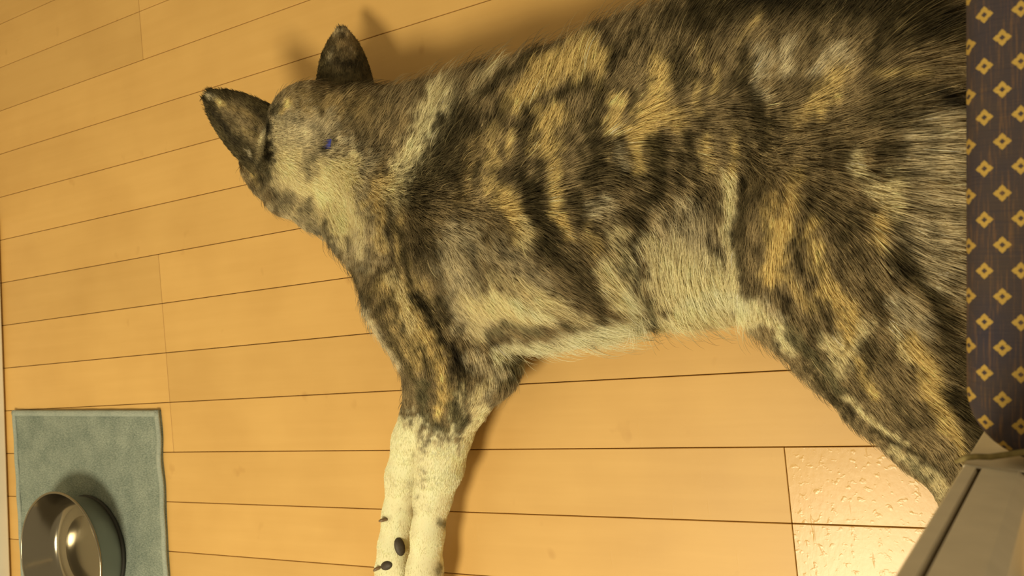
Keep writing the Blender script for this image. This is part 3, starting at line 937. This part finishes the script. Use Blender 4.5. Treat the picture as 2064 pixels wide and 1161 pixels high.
me = bpy.data.meshes.new('dog')
me.from_pydata(BV.tolist(), [], BQ.tolist())
dog = link('dog', me, M_hide, None, True)
ca = me.attributes.new('coat', 'FLOAT_COLOR', 'POINT')
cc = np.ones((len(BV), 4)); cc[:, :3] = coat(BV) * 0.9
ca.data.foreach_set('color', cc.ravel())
tag(dog, 'brindle dog with white lower forelegs asleep on its side on the wooden floor', 'dog')

# ------------------------------------------------------------------ fur
FLOW = np.array([  # px, py, direction in the photograph
    (560, 260, 1, .1), (600, 330, 1, .12), (560, 390, 1, .45), (640, 440, 1, .5), (640, 210, .9, -.5), (720, 180, .75, -.7), (700, 260, .9, -.2), (700, 360, 1, .2),
    (790, 180, .6, -.8), (800, 270, .75, -.6), (860, 230, .6, -.8), (880, 160, .5, -.9), (800, 380, .9, .25), (760, 480, .5, .85), (700, 520, .6, .8), (860, 420, 1, .2), (850, 330, .95, -.25),
    (980, 140, .55, -.85), (960, 240, .75, -.6), (1100, 130, .45, -.9), (1100, 260, .55, -.75), (1250, 90, .5, -.85), (1250, 220, .7, -.5), (1000, 360, .9, -.25), (1150, 380, .85, -.2),
    (1000, 480, .9, .35), (1100, 500, .8, .6), (900, 560, .6, .8), (960, 620, .7, .7), (1060, 620, .95, .35), (1160, 620, .85, .55), (1250, 580, .55, .85), (1285, 620, .4, .9), (1150, 670, 1, -.05), (1050, 690, 1, -.1),
    (1250, 380, .85, .35), (1250, 460, .6, .7), (1320, 340, .75, .35), (1320, 500, .1, 1), (1400, 450, -.1, 1), (1400, 570, .2, 1), (1470, 560, .35, .9), (1340, 620, .0, 1), (1450, 620, .4, .9),
    (1400, 40, .75, -.6), (1400, 150, .5, -.8), (1400, 260, .85, -.1), (1330, 260, .85, -.1), (1460, 400, .2, .9), (1480, 280, .8, .2), (1520, 60, .8, -.55), (1560, 160, .7, -.6), (1560, 280, .7, .1), (1640, 80, .8, -.55), (1680, 160, .85, -.5), (1750, 60, .85, -.5),
    (1850, 80, .9, -.3), (1900, 140, .95, .3), (1850, 200, 1, .05), (1920, 190, 1, .3), (1750, 240, 1, -.15), (1870, 260, 1, .0), (1900, 350, 1, .1), (1800, 350, .9, .2), (1900, 450, 1, .15), (1850, 550, .9, .35), (1910, 620, 1, .3),
    (1650, 260, .8, .1), (1600, 360, .5, .4), (1550, 450, -.2, .9), (1520, 560, -.3, .9), (1680, 400, .7, .4), (1620, 500, .1, 1), (1700, 500, .6, .7), (1560, 620, .3, .95), (1640, 640, .5, .85), (1750, 600, .75, .7),
    (1620, 720, .45, .9), (1700, 720, .6, .8), (1800, 720, .75, .7), (1900, 720, .95, .35), (1690, 800, .5, .85), (1780, 830, .7, .75), (1880, 820, .8, .65), (1930, 800, .9, .5), (1850, 950, .6, .8), (1920, 900, .7, .7),
    (780, 600, .35, .95), (740, 640, .4, .9), (840, 680, .4, .9), (880, 620, .55, .85), (860, 780, .05, 1), (900, 820, .1, 1), (950, 780, -.3, .95), (1020, 740, -.2, .9), (990, 690, .6, .8), (930, 700, .3, .9),
    (820, 900, -.2, 1), (890, 930, -.15, 1), (790, 1000, -.1, 1), (860, 1050, -.1, 1), (850, 1180, -.05, 1), (780, 1150, -.05, 1), (950, 860, -.35, .9),
    (2020, 120, 1, -.3), (2100, 80, 1, .2), (1990, 300, 1, 0), (1900, 1080, -.1, 1)], float)
FURL = np.array([  # px, py, hair length in mm
    (560, 280, 13), (600, 350, 17), (640, 200, 15), (560, 400, 13), (700, 300, 26), (720, 170, 20), (680, 440, 24), (800, 250, 34), (800, 400, 30), (760, 550, 20), (880, 170, 38), (950, 300, 32), (900, 450, 28),
    (1050, 130, 36), (1100, 300, 30), (1200, 100, 34), (1250, 250, 30), (1000, 550, 34), (1100, 450, 30), (1060, 640, 40), (1200, 620, 42), (1290, 620, 38), (1200, 380, 28), (1380, 480, 36), (1400, 600, 36), (1480, 580, 28),
    (1350, 60, 34), (1500, 30, 38), (1600, 150, 32), (1800, 60, 42), (1500, 250, 26), (1650, 300, 28), (1850, 200, 45), (1900, 350, 48), (1850, 500, 44), (1920, 650, 48), (1550, 450, 22), (1650, 480, 24), (1600, 620, 22),
    (1720, 600, 26), (1620, 720, 18), (1700, 760, 18), (1800, 720, 26), (1880, 780, 34), (1930, 850, 34), (1760, 840, 14), (1850, 930, 13), (780, 660, 15), (840, 640, 18), (900, 620, 26), (860, 780, 14), (930, 780, 18),
    (1030, 735, 20), (820, 900, 8), (890, 930, 9), (790, 1050, 7), (860, 1100, 7), (940, 880, 11), (1900, 1080, 9), (2050, 90, 50)], float)


def field(x, y, T, sig):
    """gaussian weighted mean of table T at pixel positions"""
    out = np.zeros((len(x), T.shape[1] - 2)); ws = np.zeros(len(x))
    for row in T:
        w = np.exp(-((x - row[0]) ** 2 + (y - row[1]) ** 2) / (2 * sig * sig)) + 1e-9
        out += w[:, None] * row[2:]; ws += w
    return out / ws[:, None]


def nrmz(v):
    return v / np.maximum(np.linalg.norm(v, axis=-1, keepdims=True), 1e-9)


rng = np.random.RandomState(11)


def scatter(V, Q, fnr, far, n):
    p = far / far.sum()
    f = rng.choice(len(Q), n, p=p)
    a, b = rng.rand(n, 1), rng.rand(n, 1)
    v = V[Q[f]]
    P = (v[:, 0] * (1 - a) + v[:, 1] * a) * (1 - b) + (v[:, 3] * (1 - a) + v[:, 2] * a) * b
    return P, f, a, b


def make_fur(name, parent, P, N, dirs, L, lift, cols, rad, npt=6, clump=0.22, colfn=None):
    n = len(P)
    s = np.linspace(0, 1, npt)
    # locks: neighbouring hairs bend together
    q = P * 1000
    dev = np.stack([noise3(q / 9 + o) - .5 for o in (5.3, 17.9, 33.1)], -1) * 0.8 + np.stack([noise3(q / 22 + o) - .5 for o in (9.3, 27.9, 43.1)], -1) * 0.7
    dev += rng.randn(n, 3) * 0.16
    d = nrmz(dirs + dev * clump * 1.6)
    d = nrmz(d - (d * N).sum(1, keepdims=True) * N)
    bend = rng.randn(n, 3) * 0.05
    pts = np.empty((n, npt, 3))
    lf = lift * (0.75 + 0.5 * rng.rand(n))
    for i, t in enumerate(s):
        pts[:, i] = P + (d * (t * (1 - 0.12 * t))[..., None] + N * (lf * (t - 0.62 * t * t) * 1.35)[:, None] + bend * t * t) * L[:, None] - N * 0.001
    pts[..., 2] = np.maximum(pts[..., 2], 0.0012)
    hc = bpy.data.hair_curves.new(name)
    hc.add_curves([npt] * n)
    hc.attributes['position'].data.foreach_set('vector', pts.astype(np.float32).ravel())
    ra = hc.attributes.get('radius') or hc.attributes.new('radius', 'FLOAT', 'POINT')
    prof = np.interp(s, [0, .3, .75, 1], [1.0, 1.0, 0.7, 0.15])
    ra.data.foreach_set('value', (rad[:, None] * prof[None]).astype(np.float32).ravel())
    c4 = np.ones((n, npt, 4), np.float32)
    if colfn is None:
        c4[..., :3] = cols[:, None]
    else:
        for i in range(npt):
            c4[:, i, :3] = np.clip(colfn(P + (pts[:, i] - P) * 0.85) * cols[:, None], 0.006, 0.9)
    at = hc.attributes.new('coat', 'FLOAT_COLOR', 'POINT')
    at.data.foreach_set('color', c4.ravel())
    hc.materials.append(M_fur)
    o = bpy.data.objects.new(name, hc)
    COL.objects.link(o)
    o.parent = parent
    o['kind'] = 'stuff'
    return o


CAMP = np.array([0, 0, CAMH])
fc = BV[BQ].mean(1)
facing = (nrmz(CAMP - fc) * fn).sum(1)
wt = np.where(facing > -0.25, 1.0, 0.25) * np.where(fc[:, 2] < 0.008, 0.0, 1.0) * np.where((fc[:, 0] > 0.0), 0.4, 1.0)
fx, fy = to_px(fc)
fl = field(fx, fy, FURL, 45)[:, 0]
wt *= np.clip(24.0 / fl, 0.75, 2.0)
NH = 480000
P, f, a, b = scatter(BV, BQ, fn, fa * wt, NH)
nq = vn[BQ[f]]
N = nrmz((nq[:, 0] * (1 - a) + nq[:, 1] * a) * (1 - b) + (nq[:, 3] * (1 - a) + nq[:, 2] * a) * b)
x, y = to_px(P)
dxy = field(x, y, FLOW, 42)
dw = dxy[:, :1] * RC[:, 0] - dxy[:, 1:] * RC[:, 1]
dw = dw - (dw * N).sum(1, keepdims=True) * N
dw = nrmz(dw)
L = field(x, y, FURL, 45)[:, 0] / 1000 * (0.45 + 0.5 * rng.rand(NH))
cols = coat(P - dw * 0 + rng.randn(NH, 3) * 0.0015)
lum = cols.mean(1)
u = rng.rand(NH)
# single hairs stray from the patch colour: dark tips in pale fur, pale hairs in dark fur
k = np.exp(rng.randn(NH) * 0.15)
k = np.where((u < 0.09) & (lum < 0.6), k * 0.40, k)
k = np.where((u > 0.93) & (lum < 0.12), k * 2.6, k)
guard = (rng.rand(NH) < 0.05) & (N[:, 2] > -0.1)
L = np.where(guard & (L > 0.012), L * 1.55, L)
lift = np.where(guard, 1.25, 1.0) * np.interp(field(x, y, FURL, 45)[:, 0], [8, 14, 30, 48], [.3, .4, .62, .5])
rad = np.where(L < 0.014, 0.00016, 0.00017) * (0.8 + 0.5 * rng.rand(NH))
# keep the fur parted over the collar
px0, py0 = 659, 290
gap = ((x - px0) * 0.83 + (y - py0) * 0.55) ** 2 / 5.5 ** 2 + ((x - px0) * -0.55 + (y - py0) * 0.83) ** 2 / 13 ** 2
L = np.where(gap < 1.0, 0.002, L)
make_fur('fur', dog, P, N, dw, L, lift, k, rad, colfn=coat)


# ------------------------------------------------------------------ ears
def ear(base, tip, z0, z1, width, cup, strokes, lean, edge):
    """a pointed ear: a cupped plate from base to tip; base/tip are photograph points at heights z0/z1"""
    b0, t0 = W(*base, z0), W(*tip, z1)
    ax = t0 - b0; Lh = np.linalg.norm(ax); ax /= Lh
    view = nrmz(CAMP - b0)
    nrm = nrmz(view - (view @ ax) * ax + lean * 0)
    sd = np.cross(ax, nrm)
    nu, nv = 18, 15
    V = []
    def prof(t): return width / 2 * (1 - t ** 1.8) ** 0.56 * (1 + edge * t * (1 - t)) + 0.0025 * (1 - t)
    for side in (1, -1):
        for i in range(nu + 1):
            t = i / nu
            for j in range(nv + 1):
                s = j / nv * 2 - 1
                w = prof(min(t, 0.97))
                th = 0.0042 * (1 - 0.55 * t) * math.sqrt(max(0.0, 1 - s * s * 0.98))
                V.append(b0 + ax * (Lh * (t * 1.0 - 0.16 * (1 - t) * (s * s))) + sd * w * s + nrm * (-cup * w * s * s * (1 - .3 * t) + side * th + 0.006 * math.sin(t * 3.1)))
    V = np.array(V)
    m = (nu + 1) * (nv + 1)
    Q = []
    ix = lambda sd_, i, j: sd_ * m + i * (nv + 1) + j
    for i in range(nu):
        for j in range(nv):
            Q.append((ix(0, i, j), ix(0, i, j + 1), ix(0, i + 1, j + 1), ix(0, i + 1, j)))
            Q.append((ix(1, i, j), ix(1, i + 1, j), ix(1, i + 1, j + 1), ix(1, i, j + 1)))
        for j in (0, nv):
            q = (ix(0, i, j), ix(0, i + 1, j), ix(1, i + 1, j), ix(1, i, j))
            Q.append(q if j == 0 else q[::-1])
    for j in range(nv):
        Q.append((ix(0, nu, j), ix(0, nu, j + 1), ix(1, nu, j + 1), ix(1, nu, j)))
        Q.append((ix(0, 0, j + 1), ix(0, 0, j), ix(1, 0, j), ix(1, 0, j + 1)))
    Q = np.array(Q)
    fn_, fa_ = face_geo(V, Q)
    f0 = fn_[0]
    if f0 @ nrm < 0: Q = Q[:, ::-1].copy()
    me = bpy.data.meshes.new('ear')
    me.from_pydata(V.tolist(), [], Q.tolist())
    o = link('ear', me, M_hide, dog, True)

    def colour(Pt):
        x, y = to_px(Pt)
        c = np.zeros((len(Pt), 3)) + PAL['D'] * 1.35
        nz_ = (noise3(np.stack([x / 5, y / 5, 0 * x + 3], -1)) + noise3(np.stack([x / 11, y / 11, 0 * x + 13], -1))) * .5 - .5
        for cn, w, st, pts in strokes:
            d = seg_dist(x + nz_ * 8, y - nz_ * 6, pts)
            e = np.clip((w * .62 - d) / (w * .4 + 2), 0, 1)[:, None] * st
            c = c * (1 - e) + PAL[cn] * e
        return np.clip(c * (1 + 2.2 * nz_[:, None]), .008, .85)
    c4 = np.ones((len(V), 4)); c4[:, :3] = colour(V) * 0.9
    me.attributes.new('coat', 'FLOAT_COLOR', 'POINT').data.foreach_set('color', c4.ravel())
    fn_, fa_ = face_geo(V, Q)
    n = 9000
    Pe, fe, a_, b_ = scatter(V, Q, fn_, fa_, n)
    Ne = fn_[fe]
    de = nrmz(ax[None] + 0.25 * rng.randn(n, 3) * 0.5)
    ce = np.clip(colour(Pe) * np.exp(rng.randn(n, 1) * .25), .006, .9)
    make_fur('ear_fur', o, Pe, Ne, de, 0.0065 * (0.6 + 0.7 * rng.rand(n)), 0.35 + 0 * Pe[:, 0], ce, 0.0002 + 0 * Pe[:, 0], npt=4, clump=.25)
    return o


ear((544, 288), (415, 188), .115, .160, .082, 0.30,
    [('M', 56, .7, [(470, 225), (530, 275)]), ('T', 11, .9, [(438, 200), (455, 213)]), ('G', 12, .6, [(420, 193), (436, 198)]), ('B', 14, .7, [(470, 218), (500, 228), (520, 250)]), ('K', 20, .8, [(437, 225), (460, 262), (478, 290)]),
     ('K', 16, .8, [(520, 222), (545, 248)]), ('T', 9, .5, [(495, 262), (525, 280)]), ('G', 8, .8, [(498, 306), (506, 309)]), ('K', 12, .8, [(490, 320), (525, 330)])], 0, 0.0)
ear((696, 182), (689, 55), .100, .052, .066, 0.35,
    [('M', 60, .7, [(690, 75), (690, 115)]), ('G', 22, .7, [(684, 63), (697, 66)]), ('G', 8, .6, [(668, 100), (664, 130)]), ('M', 14, .6, [(690, 90), (705, 95)]), ('K', 26, .8, [(675, 128), (730, 132)]), ('G', 8, .5, [(706, 100), (716, 112)])], 0, 0.15)


# ------------------------------------------------------------------ eyes, nose, claws, pads, collar
def blob(name, mat, c, r, axes=None, parent=dog, seg=16):
    bm = bmesh.new()
    bmesh.ops.create_uvsphere(bm, u_segments=seg, v_segments=seg // 2 + 2, radius=1)
    A = np.eye(3) if axes is None else axes
    for v in bm.verts:
        q = A @ (np.array(v.co) * np.array(r))
        v.co = Vector(q + c)
    o = from_bm(name, bm, mat, parent, True)
    return o


def frame_of(d, up=(0, 0, 1)):
    d = nrmz(np.array(d, float)); u = np.array(up, float); u = nrmz(u - (u @ d) * d)
    return np.stack([d, np.cross(u, d), u], 1)


o = blob('eye', M_eye, W(491, 329, .082), (0.0065, 0.0065, 0.0065)); o['label'] = 'dark eye half hidden by the upper ear'
blob('eye', M_eye, W(560, 262, .075), (0.0065, 0.008, 0.008))
nb, ntp = W(556, 330, .05), W(538, 356, .030)
o = blob('nose', M_dark, ntp + nrmz(ntp - nb) * 0.018 + np.array([0, 0, .004]), (0.013, 0.016, 0.011), frame_of(ntp - nb)); o['label'] = 'black nose on the floor side of the muzzle'
# blue collar sunk in the neck fur
ring_c = W(672, 330, .088); nd = nrmz(W(760, 330, .10) - W(640, 318, .095))
A = frame_of(nd)
pts = []
for k in range(49):
    a_ = k / 48 * 2 * math.pi
    d_ = A[:, 1] * math.cos(a_) + A[:, 2] * math.sin(a_)
    lo_, hi_ = 0.0, 0.2
    pts.append((ring_c, d_))
from mathutils.bvhtree import BVHTree
bvh = BVHTree.FromPolygons([Vector(v) for v in BV], [tuple(q) for q in BQ])
cpx = W(659, 290, .16)
hit = bvh.ray_cast(Vector(CAMP), Vector(nrmz(W(659, 291, 0) - CAMP)))
hp = np.array(hit[0])
ring_c = hp - nrmz(np.array(hit[1]) - (np.array(hit[1]) @ nd) * nd) * 0.06
bm = bmesh.new()
rings = []
for k in range(64):
    a_ = k / 64 * 2 * math.pi
    d_ = A[:, 1] * math.cos(a_) + A[:, 2] * math.sin(a_)
    h_ = bvh.ray_cast(Vector(ring_c), Vector(d_))
    dist = (h_[3] if h_[0] is not None else 0.06)
    row = []
    near = math.exp(-(np.linalg.norm(ring_c + d_ * dist - hp) / 0.012) ** 2)
    for off, ww in ((-0.006, -0.006), (-0.004, -0.006), (-0.004, 0.006), (-0.006, 0.006)):
        row.append(bm.verts.new(Vector(ring_c + d_ * (dist + off + 0.0052 * near) + nd * ww)))
    rings.append(row)
for k in range(64):
    r0, r1 = rings[k], rings[(k + 1) % 64]
    for m_ in range(4):
        bm.faces.new((r0[m_], r0[(m_ + 1) % 4], r1[(m_ + 1) % 4], r1[m_]))
bmesh.ops.recalc_face_normals(bm, faces=list(bm.faces))
o = from_bm('collar', bm, M_collar, dog, True); o['label'] = 'blue collar showing through the neck fur'


def on_skin(px, py):
    h_ = bvh.ray_cast(Vector(CAMP), Vector(nrmz(W(px, py, 0) - CAMP)))
    return np.array(h_[0]), np.array(h_[1])


def pad(name, px, py, rx, ry, ang, label=None, side=0.0):
    p, n_ = on_skin(px, py)
    p = p + RC[:, 0] * side
    e1 = RC[:, 0] * math.cos(ang) - RC[:, 1] * math.sin(ang)
    e1 = nrmz(e1 - (e1 @ n_) * n_)
    A_ = np.stack([e1, np.cross(n_, e1), n_], 1)
    o = blob(name, M_dark, p + n_ * -0.0004, (rx, ry, 0.0036), A_)
    if label: o['label'] = label
    return o


def claw(px, py, d2, ln=0.010, r=0.0022):
    p, n_ = on_skin(px, py)
    e1 = nrmz(RC[:, 0] * d2[0] - RC[:, 1] * d2[1] + n_ * 0.25)
    pts = [p + n_ * 0.003 + e1 * ln * t - n_ * 0.004 * t * t for t in (-0.6, 0, .4, .8, 1.1)]
    return from_bm('claw', tube(pts, [r * .9, r, r * .9, r * .6, r * .15], 8), M_claw, dog, True)


pad('paw_pad', 799, 1102, 0.0115, 0.0065, 1.35, None, 0.004)
pad('toe_pad', 779, 1140, 0.0088, 0.0056, -0.35)
claw(777, 1047, (-0.95, 0.25), 0.009)
claw(764, 1146, (-0.9, 0.5), 0.008)
